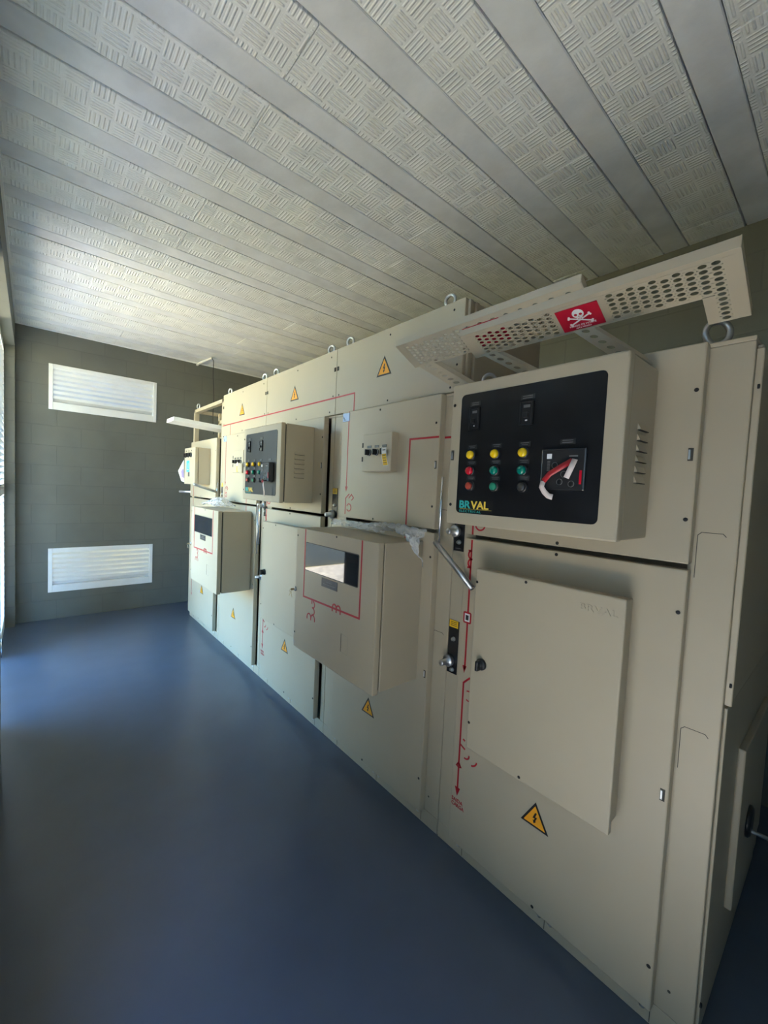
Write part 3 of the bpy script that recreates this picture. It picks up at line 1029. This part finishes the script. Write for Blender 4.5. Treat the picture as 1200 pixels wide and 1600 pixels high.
# end flange ribs of the busbar run
q = MB(PAINT).box((0.012, -0.012, TOP + 0.01), (0.030, 0.002, 2.30), 0.002, 1).box((0.055, -0.012, TOP + 0.01), (0.073, 0.002, 2.30), 0.002, 1)
q.build('end_flange', c2)
c3 = feeder(2.035, 0.935, 'middle beige cabinet with black panel box, tight between two glazed metering boxes', 0.064, 0.170, 0.180, (0.560, 1.248), True, True, 0.030, False, 0.812)
busbar(c3, 0.935, 0.500, 0.0)
c4 = metering(2.970, 0.930, 'beige cabinet with second glazed metering box, next to the open-topped end cabinet', True, 0.064, -0.041)
busbar(c4, 0.930, 0.476, 0.0)
b = MB(RED).strip([(0.735, 2.022), (0.735, TOP + 0.006)], 0.0055, -0.004)
b.build('mimic_line', c4)['label'] = 'red one-line diagram mark'

# end cabinet with open busbar frame
w5 = 0.930
c5 = thing('switchgear_cabinet', 'end cabinet at the block wall with an open frame on top', 'switchgear cabinet', (F0, 3.90, 0))
carcass(c5, w5, True, (0.865, None))
door(c5, 'upper_door', 0.064, 0.868, 1.342, TOP - 0.004, [(0.085, 1.80), (0.50, 1.353)], [])
door(c5, 'lower_door', 0.064, 0.868, 0.072, 1.326, [(0.085, 0.22), (0.5, 0.085)], [])
b = MB(PAINT)
z1 = 2.282
for (x, y) in ((0.0, 0.88), (0.0, 0.002), (0.55, 0.88), (0.55, 0.002)):
    b.box((x, y, TOP), (x + 0.045, y + 0.045, z1), 0.002)
b.box((0.0, 0.002, z1 - 0.035), (0.045, 0.925, z1), 0.002).box((0.55, 0.002, z1 - 0.035), (0.595, 0.925, z1), 0.002)
b.box((0.0, 0.88, z1 - 0.035), (0.595, 0.925, z1), 0.002).box((0.0, 0.002, z1 - 0.035), (0.595, 0.047, z1), 0.002)
b.box((0.20, 0.70, TOP), (0.235, 0.74, z1 - 0.035), 0.002).box((0.20, 0.10, 2.14), (0.235, 0.74, 2.175), 0.002)
b.box((0.30, 0.05, TOP), (0.31, 0.88, 2.19), 0.001)
b.build('open_frame', c5)
eyebolt(c5, 0.028, 0.86, z1, 0.025, 0.007, 0.25)
b = MB(PAINT).box((-0.145, 0.225, 1.475), (DX, 0.568, 1.826), 0.004)
cb5 = b.build('control_box', c5)
b = MB(PAINT).box((-0.178, 0.222, 1.473), (-0.148, 0.570, 1.828), 0.004)
b.use(DARKIN).box((-0.150, 0.235, 1.485), (-0.140, 0.558, 1.815))
b.build('lid', cb5)
for y in (0.520, 0.434, 0.347):
    q = MB(BLACKP).lathe([(0.024, 0), (0.024, 0.007), (0.018, 0.010)], (-0.178, y, 1.757), (-1, 0, 0), 16)
    q.box((-0.205, y - 0.006, 1.738), (-0.185, y + 0.006, 1.776), 0.002)
    q.build('selector_switch', cb5)
    q = MB(LABELD).lathe([(0.008, 0), (0.008, 0.002)], (-0.178, y - 0.01, 1.798), (-1, 0, 0), 12)
    q.build('label_plate', cb5)
q = MB(BLUEST).box((-0.1795, 0.400, 1.592), (-0.178, 0.492, 1.702))
q.use(WHITE).box((-0.180, 0.43, 1.63), (-0.1785, 0.44, 1.68)).box((-0.180, 0.42, 1.612), (-0.1785, 0.47, 1.620))
q.build('sticker', cb5)['label'] = 'bright blue sticker'
q = MB(LABELD).box((-0.1795, 0.394, 1.548), (-0.178, 0.438, 1.590))
q.build('label_plate', cb5)
triangle_sign(c5, 0.405, 0.365, DX, 0.102)
b = MB(RED).strip([(0.75, 1.45), (0.75, 1.345)], 0.006, DX).strip([(0.75, 1.325), (0.75, 0.30)], 0.006, DX).prism([(0.735, 0.30), (0.765, 0.30), (0.75, 0.27)], DX)
b.build('mimic_line', c5)['label'] = 'red one-line diagram mark'
mech_plate(c5, w5 - 0.03, 1.36, 1.50, 0.0, (1.44,), 1.385, None, 0.13)

# ------------------------------------------------------------------ loose things round the switchgear
# perforated covers laid askew over the nearest cabinet
SL = -0.5     # fall of the sheet from its lip towards the wall


def perforated(bm_, z0, y0, y1, x0, x1, cols, rows_n, py, px, sgn=1, ry=0.0088, rx=0.0050, skip=None):
    """sheet zone of holes; plane z = z0 + SL*(x - 1.14); columns along y"""
    def P(x, y):
        return (x, y, z0 + SL * (x - 1.14))
    n = 14
    cy = (y1 - y0) / cols
    for c in range(cols):
        ya, yb_ = y0 + c * cy, y0 + (c + 1) * cy
        off = (c % 2) * px / 2
        xs = x0 + off
        if off > 0:
            bm_._faces([P(x0, ya), P(x0, yb_), P(xs, yb_), P(xs, ya)], [(0, 1, 2, 3)])
        k = 0
        while xs + px <= x1 + 1e-6:
            xe = xs + px
            ym, xm = (ya + yb_) / 2, (xs + xe) / 2
            if skip and skip(xm, ym):
                bm_._faces([P(xs, ya), P(xs, yb_), P(xe, yb_), P(xe, ya)], [(0, 1, 2, 3)])
            else:
                inner, outer = [], []
                hy, hx = (yb_ - ya) / 2, px / 2
                for i in range(n):
                    a = 2 * PI * (i + 0.5) / n
                    ca, sa = math.cos(a), math.sin(a)
                    inner.append(P(xm + rx * sa, ym + ry * ca))
                    t = 1 / max(abs(ca) , abs(sa))
                    outer.append(P(xm + hx * sa * t, ym + hy * ca * t))
                bm_._faces(inner + outer, [(i, (i + 1) % n, n + (i + 1) % n, n + i) for i in range(n)])
                for (ex, ey) in ((xs, ya), (xs, yb_), (xe, yb_), (xe, ya)):   # corner triangles
                    near = sorted(range(n), key=lambda i: (outer[i][0] - ex) ** 2 + (outer[i][1] - ey) ** 2)[:2]
                    bm_._faces([outer[near[0]], P(ex, ey), outer[near[1]]], [(0, 1, 2)])
            xs = xe
            k += 1
        if xs < x1 - 1e-6:
            bm_._faces([P(xs, ya), P(xs, yb_), P(x1, yb_), P(x1, ya)], [(0, 1, 2, 3)])


def sheet(bm_, z0, y0, y1, x0, x1):
    def P(x, y):
        return (x, y, z0 + SL * (x - 1.14))
    bm_._faces([P(x0, y0), P(x0, y1), P(x1, y1), P(x1, y0)], [(0, 1, 2, 3)])


def leg(root, a, b, w, nh=7):
    """perforated bracket strip from a to b, width w along y, with a folded edge"""
    a, b = Vector(a), Vector(b)
    q = MB(PAINT)
    d = (b - a)
    wv = Vector((0, w, 0))
    nrm = d.cross(wv).normalized()
    n = 12
    for i in range(nh):
        p0, p1 = a + d * (i / nh), a + d * ((i + 1) / nh)
        c = (p0 + p1) / 2 + wv / 2
        hu, hv = d / nh / 2, wv / 2
        inner, outer = [], []
        for k in range(n):
            t = 2 * PI * (k + 0.5) / n
            ca, sa = math.cos(t), math.sin(t)
            inner.append(c + hu * sa * 0.55 + hv * ca * 0.38)
            m_ = 1 / max(abs(ca), abs(sa))
            outer.append(c + hu * sa * m_ + hv * ca * m_)
        q._faces(inner + outer, [(k, (k + 1) % n, n + (k + 1) % n, n + k) for k in range(n)])
        for e in (p0, p0 + wv, p1 + wv, p1):
            near = sorted(range(n), key=lambda k: (outer[k] - e).length)[:2]
            q._faces([outer[near[0]], e, outer[near[1]]], [(0, 1, 2)])
    up = nrm * (0.022 if nrm.z > 0 else -0.022)
    q._faces([a, b, b + up, a + up], [(0, 1, 2, 3)])
    return q.build('bracket_leg', root, solid=0.0018)


def skull_sign(root, z0, y0, y1, x0, x1, lettered):
    """danger sign fixed under the sheet"""
    c = Vector(((x0 + x1) / 2, (y0 + y1) / 2, z0 + SL * ((x0 + x1) / 2 - 1.14)))
    ey = Vector((0, -1, 0))                       # reading direction
    ex = Vector((-1, 0, -SL)).normalized()        # up in the sign = towards the lip
    nrm = ey.cross(ex)                            # faces down
    M = Matrix((ey, ex, nrm)).transposed().to_4x4()
    M.translation = c + nrm * 0.003
    W, Hh = (y1 - y0), (x1 - x0) / ex.length * math.hypot(1, SL)
    q = MB(SIGNR).box((-W / 2, -Hh / 2, -0.001), (W / 2, Hh / 2, 0.0005), 0, 1, M)
    q.use(WHITE)

    def poly(pts, h=0.0010):
        n = len(pts)
        vs = [M @ Vector((p[0], p[1], 0.0003)) for p in pts] + [M @ Vector((p[0], p[1], h)) for p in pts]
        q._faces(vs, [tuple(range(n)), tuple(range(2 * n - 1, n - 1, -1))] + [(i, i + n, (i + 1) % n + n, (i + 1) % n) for i in range(n)])

    def ell(cx, cy, rx, ry, h=0.0010, n=18):
        poly([(cx + rx * math.cos(2 * PI * i / n), cy + ry * math.sin(2 * PI * i / n)) for i in range(n)], h)
    if lettered:
        s = Hh
        for a in (0.42, -0.42):
            ca, sa = math.cos(a), math.sin(a)
            L, t = s * 0.40, s * 0.028
            poly([(x * ca - y * sa, x * sa + y * ca - s * 0.08) for x, y in ((-L, -t), (L, -t), (L, t), (-L, t))], 0.0009)
            for e in (-1, 1):
                for o in (-1, 1):
                    ell(e * L * ca - o * t * 1.3 * sa, e * L * sa + o * t * 1.3 * ca - s * 0.08, s * 0.042, s * 0.042, 0.0010)
        ell(0, s * 0.20, s * 0.20, s * 0.20, 0.0012)
        poly([(-s * 0.11, s * 0.10), (-s * 0.09, -s * 0.06), (s * 0.09, -s * 0.06), (s * 0.11, s * 0.10)], 0.0012)
        q.use(SIGNR)
        ell(-s * 0.085, s * 0.17, s * 0.055, s * 0.05, 0.0016)
        ell(s * 0.085, s * 0.17, s * 0.055, s * 0.05, 0.0016)
        poly([(-s * 0.025, s * 0.07), (s * 0.025, s * 0.07), (0, s * 0.12)], 0.0016)
        for k in (-1, 0, 1):
            poly([(k * s * 0.05 - s * 0.006, -s * 0.05), (k * s * 0.05 + s * 0.006, -s * 0.05), (k * s * 0.05 + s * 0.006, 0.01 * s), (k * s * 0.05 - s * 0.006, 0.01 * s)], 0.0016)
        q.use(WHITE)
        q.text('PERIGO DE MORTE', s * 0.105, 0, 0, 0, align='CENTER', depth=0.0006, M=M @ Matrix.Translation((0, -s * 0.345, 0.0008)) @ Matrix.Diagonal((1.05, 1, 1, 1)))
        q.text('ALTA TENSÃO', s * 0.085, 0, 0, 0, align='CENTER', depth=0.0006, M=M @ Matrix.Translation((0, -s * 0.455, 0.0008)))
    return q.build('danger_sign', root)


B = thing('perforated_cover', 'front perforated beige cover with red skull sign, tilted on the nearest cabinet', 'metal cover', (0, 0, 0))
ZB = 2.053
b = MB(PAINT)
YR, YL = 0.202, 0.957
xe = 1.238
# margins, hole zones, right leg
sheet(b, ZB, YR, YL, 1.142, 1.153)
sheet(b, ZB, YR, 0.234, 1.153, 1.318)
perforated(b, ZB, 0.234, 0.259, 1.153, 1.3152, 1, 12, 0.025, 0.0135)
sheet(b, ZB, 0.259, 0.284, 1.240, 1.318)
perforated(b, ZB, 0.259, 0.484, 1.153, xe, 9, 6, 0.025, 0.0135)
sheet(b, ZB, 0.234, 0.259, 1.315, 1.318)
sheet(b, ZB, 0.484, 0.632, 1.153, xe)
perforated(b, ZB, 0.632, 0.907, 1.153, xe, 11, 6, 0.025, 0.0135)
sheet(b, ZB, 0.907, YL, 1.153, xe)
sheet(b, ZB, 0.284, YL, xe, 1.241)
bmesh.ops.remove_doubles(b.bm, verts=b.bm.verts, dist=0.00005)
b.build('perforated_sheet', B, solid=0.0018)
b = MB(PAINT)
zl = ZB + SL * (0.002)
b.box((1.140, YR, zl - 0.001), (1.1418, YL, zl + 0.024), 0.0005, 1).box((1.142, YR, zl + 0.022), (1.155, YL, zl + 0.024))
for yy in (YR, YL):
    q0 = [(1.14, yy, ZB), (1.318, yy, ZB + SL * 0.178)]
    if yy == YL: q0[1] = (1.241, yy, ZB + SL * 0.101)
    (xa_, _, za_), (xb_, _, zb_) = q0
    b.hexa([(xa_, yy - 0.001, za_), (xb_, yy - 0.001, zb_), (xb_, yy + 0.001, zb_), (xa_, yy + 0.001, za_),
            (xa_, yy - 0.001, za_ + 0.024), (xb_, yy - 0.001, zb_ + 0.024), (xb_, yy + 0.001, zb_ + 0.024), (xa_, yy + 0.001, za_ + 0.024)])
b.build('folded_lip', B)
leg(B, (1.236, 0.545, 2.006), (1.310, 0.402, 1.884), 0.055)
leg(B, (1.232, 0.870, 2.006), (1.312, 0.680, 1.884), 0.055)
skull_sign(B, ZB, 0.502, 0.620, 1.160, 1.232, True)

A = thing('perforated_cover', 'rear perforated beige cover, lying under the ceiling half across the second cabinet', 'metal cover', (0, 0, 0))
ZA = 2.076
b = MB(PAINT)
YR, YL = 0.530, 1.272
sheet(b, ZA, YR, YL, 1.122, 1.134)
sheet(b, ZA, YR, 0.560, 1.134, xe)
perforated(b, ZA, 0.560, 1.235, 1.134, xe, 27, 7, 0.025, 0.0135)
sheet(b, ZA, 1.235, YL, 1.134, xe)
bmesh.ops.remove_doubles(b.bm, verts=b.bm.verts, dist=0.00005)
b.build('perforated_sheet', A, solid=0.0018)
zl = ZA + SL * (1.122 - 1.14)
b = MB(PAINT)
b.box((1.120, YR, zl - 0.001), (1.1218, YL, zl + 0.022), 0.0005, 1).box((1.122, YR, zl + 0.020), (1.160, YL, zl + 0.022))
for yy in (YR, YL):
    xa_, xb_ = 1.122, xe
    za_, zb_ = ZA + SL * (xa_ - 1.14), ZA + SL * (xb_ - 1.14)
    b.hexa([(xa_, yy - 0.001, za_), (xb_, yy - 0.001, zb_), (xb_, yy + 0.001, zb_), (xa_, yy + 0.001, za_),
            (xa_, yy - 0.001, za_ + 0.022), (xb_, yy - 0.001, zb_ + 0.022), (xb_, yy + 0.001, zb_ + 0.022), (xa_, yy + 0.001, za_ + 0.022)])
b.build('folded_lip', A)
leg(A, (1.234, 1.165, ZA + SL * 0.094), (1.340, 1.040, 1.935), 0.085)
skull_sign(A, ZA, 0.800, 0.945, 1.140, 1.225, False)

# loose tray pushed into the open frame of the end cabinet
t = thing('cover_tray', 'white folded metal tray jutting out from the open-framed end cabinet', 'metal tray', (0, 0, 0))
M5 = Matrix.Translation((0.945, 4.125, 2.028)) @ Matrix.Rotation(math.radians(3.5), 4, 'Y')
b = MB(WHITEM)
b.box((0, -0.155, 0), (0.62, 0.09, 0.003), 0, 1, M5)
b.build('tray_sheet', t)
b = MB(WHITEM).box((0, -0.155, 0.003), (0.003, 0.09, 0.034), 0, 1, M5).box((0.62, -0.155, 0.003), (0.617, 0.09, 0.034), 0, 1, M5)
b.box((0, -0.155, 0.003), (0.62, -0.152, 0.034), 0, 1, M5).box((0, 0.087, 0.003), (0.62, 0.09, 0.034), 0, 1, M5)
b.build('folded_lip', t)

# operating levers
def lever(label, rod, tube_a, tube_b, r=0.0120):
    t_ = thing('operating_lever', label, 'lever', rod[0])
    o = Vector(rod[0])
    b = MB(CHROME).tube([Vector(p) - o for p in rod], 0.0055, 12)
    b.build('rod', t_)
    b = MB(ZINC).tube([Vector(tube_a) - o, Vector(tube_b) - o], r, 16)
    b.build('handle_tube', t_)
    return t_


lever('steel lever with long diagonal grey tube beside the nearest knobbed box', [(1.300, 1.139, 1.568), (1.300, 1.140, 1.44), (1.300, 1.141, 1.292)], (1.300, 1.163, 1.292), (1.285, 0.945, 1.140))
lever('hanging steel lever between the far metering box and the middle cabinet', [(1.290, 2.905, 1.352), (1.290, 2.908, 1.28), (1.288, 2.912, 1.05)], (1.290, 2.940, 1.345), (1.290, 2.935, 0.98), 0.008)
lever('pale lever sticking straight out below the small box of the end cabinet', [(1.325, 3.935, 1.50), (1.320, 3.938, 1.42), (1.315, 3.942, 1.40)], (1.318, 3.942, 1.412), (1.085, 3.83, 1.478), 0.012)

# paper tags
def hang_tag(x, y, z, label, lean):
    t_ = thing('paper_tag', label, 'tag', (x, y, z))
    b = MB(WHITE)

    def f(u, v):
        return (-0.004 * math.sin(v * 3) - 0.010 * u * u, 0.022 - 0.046 * u - lean * v, -0.004 - 0.085 * v)
    b.grid(f, 6, 10)
    o = b.build('card', t_, recalc=True, solid=0.0006)
    b = MB(YEL)
    b.grid(lambda u, v: Vector(f(0.06 + 0.88 * u, 0.34 + 0.62 * v)) + Vector((-0.0008, 0, 0)), 6, 8)
    b.build('yellow_print', t_, solid=0.0004)
    b = MB(LABELD)
    b.grid(lambda u, v: Vector(f(0.2 + 0.6 * u, 0.10 + 0.05 * v)) + Vector((-0.0009, 0, 0)), 4, 1)
    for k in range(4):
        b.grid(lambda u, v, k=k: Vector(f(0.15 + 0.6 * u, 0.42 + 0.13 * k + 0.03 * v)) + Vector((-0.0014, 0, 0)), 4, 1)
    b.build('printed_lines', t_, solid=0.0003)
    b = MB(WHITE).tube([(0.012, 0.050, -0.004), (0.004, 0.03, 0.002), (-0.002, 0.005, -0.006)], 0.0009, 6)
    b.build('string', t_)
    return t_


hang_tag(1.240, 1.452, 1.702, 'white and yellow paper tag on the near selector panel', 0.02)
hang_tag(1.274, 3.317, 1.676, 'yellow paper tag on the far selector panel, beside the distant black panel', 0.0)

# sealing ribbon stuck over the nearest relay
def ribbon(label, pts, loc, mats):
    t_ = thing('seal_ribbon', label, 'ribbon', loc)
    o = Vector(loc)
    for nm, seq, mt in mats:
        b = MB(mt)
        q = [Vector(p) - o for p in seq]
        n = len(q)
        for i in range(n - 1):
            a0, a1 = q[i], q[i + 1]
            d = (a1 - a0).normalized()
            s_ = Vector((-1, 0, 0)).cross(d).normalized() * 0.0075
            d0 = (q[i] - q[i - 1]).normalized() if i else d
            d2 = (q[i + 2] - q[i + 1]).normalized() if i < n - 2 else d
            s0 = Vector((-1, 0, 0)).cross((d + d0).normalized()).normalized() * 0.0075
            s1 = Vector((-1, 0, 0)).cross((d + d2).normalized()).normalized() * 0.0075
            b._faces([a0 + s0, a1 + s1, a1 - s1, a0 - s0], [(0, 1, 2, 3)], True)
        bmesh.ops.remove_doubles(b.bm, verts=b.bm.verts, dist=0.0001)
        b.build(nm, t_, solid=0.0008)
    return t_


xr = 1.078
ribbon('red and white seal ribbon taped across the nearest relay', None, (xr, 0.54, 1.57), [
    ('red_band', [(xr, 0.499, 1.602), (xr - 0.006, 0.525, 1.585), (xr - 0.008, 0.555, 1.566), (xr - 0.004, 0.574, 1.546)], RED),
    ('white_tail', [(xr - 0.004, 0.574, 1.546), (xr - 0.005, 0.578, 1.530), (xr - 0.010, 0.566, 1.516), (xr - 0.007, 0.556, 1.506), (xr - 0.012, 0.541, 1.503)], RIBBONW),
    ('white_end', [(xr - 0.001, 0.492, 1.605), (xr - 0.007, 0.497, 1.585), (xr - 0.010, 0.508, 1.555)], RIBBONW)])
xq = 1.350 - 0.2562 - 0.032
ribbon('red and white seal ribbon hanging below the farther relay', None, (xq, 2.36, 1.53), [
    ('red_band', [(xq, 2.382, 1.528), (xq - 0.006, 2.36, 1.520), (xq - 0.008, 2.338, 1.522)], RED),
    ('white_tail', [(xq - 0.006, 2.342, 1.524), (xq - 0.010, 2.334, 1.50), (xq - 0.006, 2.328, 1.46), (xq - 0.004, 2.330, 1.43)], RIBBONW)])

# crumpled plastic film
def crumpled(name, label, f, nu, nv, amp, seed):
    b = MB(FILM)

    def g(u, v):
        p = Vector(f(u, v))
        q = p * 38 + Vector((seed, seed * 2, 0))
        d = noise.noise_vector(q) * amp + noise.noise_vector(q * 2.6) * amp * 0.5
        return p + d
    b.grid(g, nu, nv, False)
    return tag(b.build(name, recalc=True, solid=0.0006), label, 'plastic film')


def bag_path(u, v):
    # across the box top, up against the door and hanging down its near side
    y = 1.500 - 0.30 * u
    x = 1.262 - 0.05 * math.sin(v * 3) + 0.01 * u
    z = 1.350 - 0.030 * v
    if u > 0.55:
        k = (u - 0.55) / 0.45
        z -= 0.13 * k * v + 0.01 * k
        x += 0.02 * k
        y = 1.335 - 0.135 * k
    return (min(x, 1.290), y, max(z, 1.310) if u < 0.78 else z)


crumpled('plastic_bag', 'crumpled clear plastic bag on the near metering box corner', bag_path, 44, 26, 0.012, 3)
crumpled('plastic_film', 'sparkling strip of plastic film along the back of the near metering box top',
         lambda u, v: (1.285 - 0.018 * v, 1.92 - 0.46 * u, 1.330 - 0.030 * v), 90, 10, 0.006, 9)
crumpled('plastic_bag', 'crumpled clear plastic bag on the far metering box top',
         lambda u, v: (1.27 - 0.16 * v, 3.72 - 0.40 * u, 1.300 + 0.065 * math.sin(PI * u) * math.sin(PI * (0.15 + 0.8 * v)) + 0.012), 34, 22, 0.012, 5)

# keys in the metering box locks
def keys(label, loc):
    t = thing('key_ring', label, 'keys', loc)
    b = MB(BRASS).box((-0.016, -0.001, -0.005), (0.004, 0.001, 0.005), 0.0006, 1).torus((-0.015, 0, -0.006), (0, 1, 0), 0.007, 0.0008, 16, 5)
    b.build('inserted_key', t)
    for k, dy in enumerate((-0.013, 0.011)):
        b = MB(BRASS)
        M = Matrix.Translation((-0.015, 0, -0.012)) @ Matrix.Rotation(math.radians(-28 if k else 34), 4, 'X')
        b.box((-0.0008, -0.005, -0.012), (0.0008, 0.005, 0.0), 0.0006, 1, M).box((-0.0008, -0.002, -0.032), (0.0008, 0.0025, -0.012), 0.0005, 1, M)
        b.build('hanging_key', t)


keys('small keys hanging from the near metering box lock', (1.042, 1.903, 0.962))
keys('small keys hanging from the far metering box lock', (1.042, 3.768, 0.962))

# folded papers hung beside the end cabinet's box
b = MB(WHITE).hexa([(1.165, 4.470, 1.715), (1.125, 4.515, 1.60), (1.150, 4.490, 1.50), (1.172, 4.470, 1.49), (1.166, 4.474, 1.715), (1.127, 4.519, 1.60), (1.152, 4.494, 1.50), (1.174, 4.474, 1.49)])
b.use(PURPLE).hexa([(1.160, 4.4695, 1.63), (1.145, 4.488, 1.60), (1.150, 4.484, 1.54), (1.170, 4.4695, 1.53), (1.161, 4.470, 1.63), (1.146, 4.489, 1.60), (1.151, 4.485, 1.54), (1.171, 4.470, 1.53)])
tag(b.build('paper_leaflet'), 'white leaflet tucked at the left edge of the end cabinet box', 'paper')

# conduit on the ceiling and the wire dropping from it
b = MB(PVC).tube([(1.535, 5.395, 2.925), (1.540, 5.30, 2.932), (1.575, 4.985, 2.932)], 0.013, 12)
tag(b.build('conduit'), 'short white conduit on the ceiling by the end wall', 'conduit')
pts = [(1.575, 4.985, 2.932), (1.590, 4.965, 2.90)]
pts += [(1.590 - 0.10 * k / 10, 4.965 - 0.36 * k / 10 + 0.012 * math.sin(k), 2.86 - 0.84 * k / 10) for k in range(11)]
b = MB(WIRE).tube(pts, 0.004, 8)
tag(b.build('hanging_wire'), 'thin black wire dropping from the ceiling conduit into the open frame', 'wire')
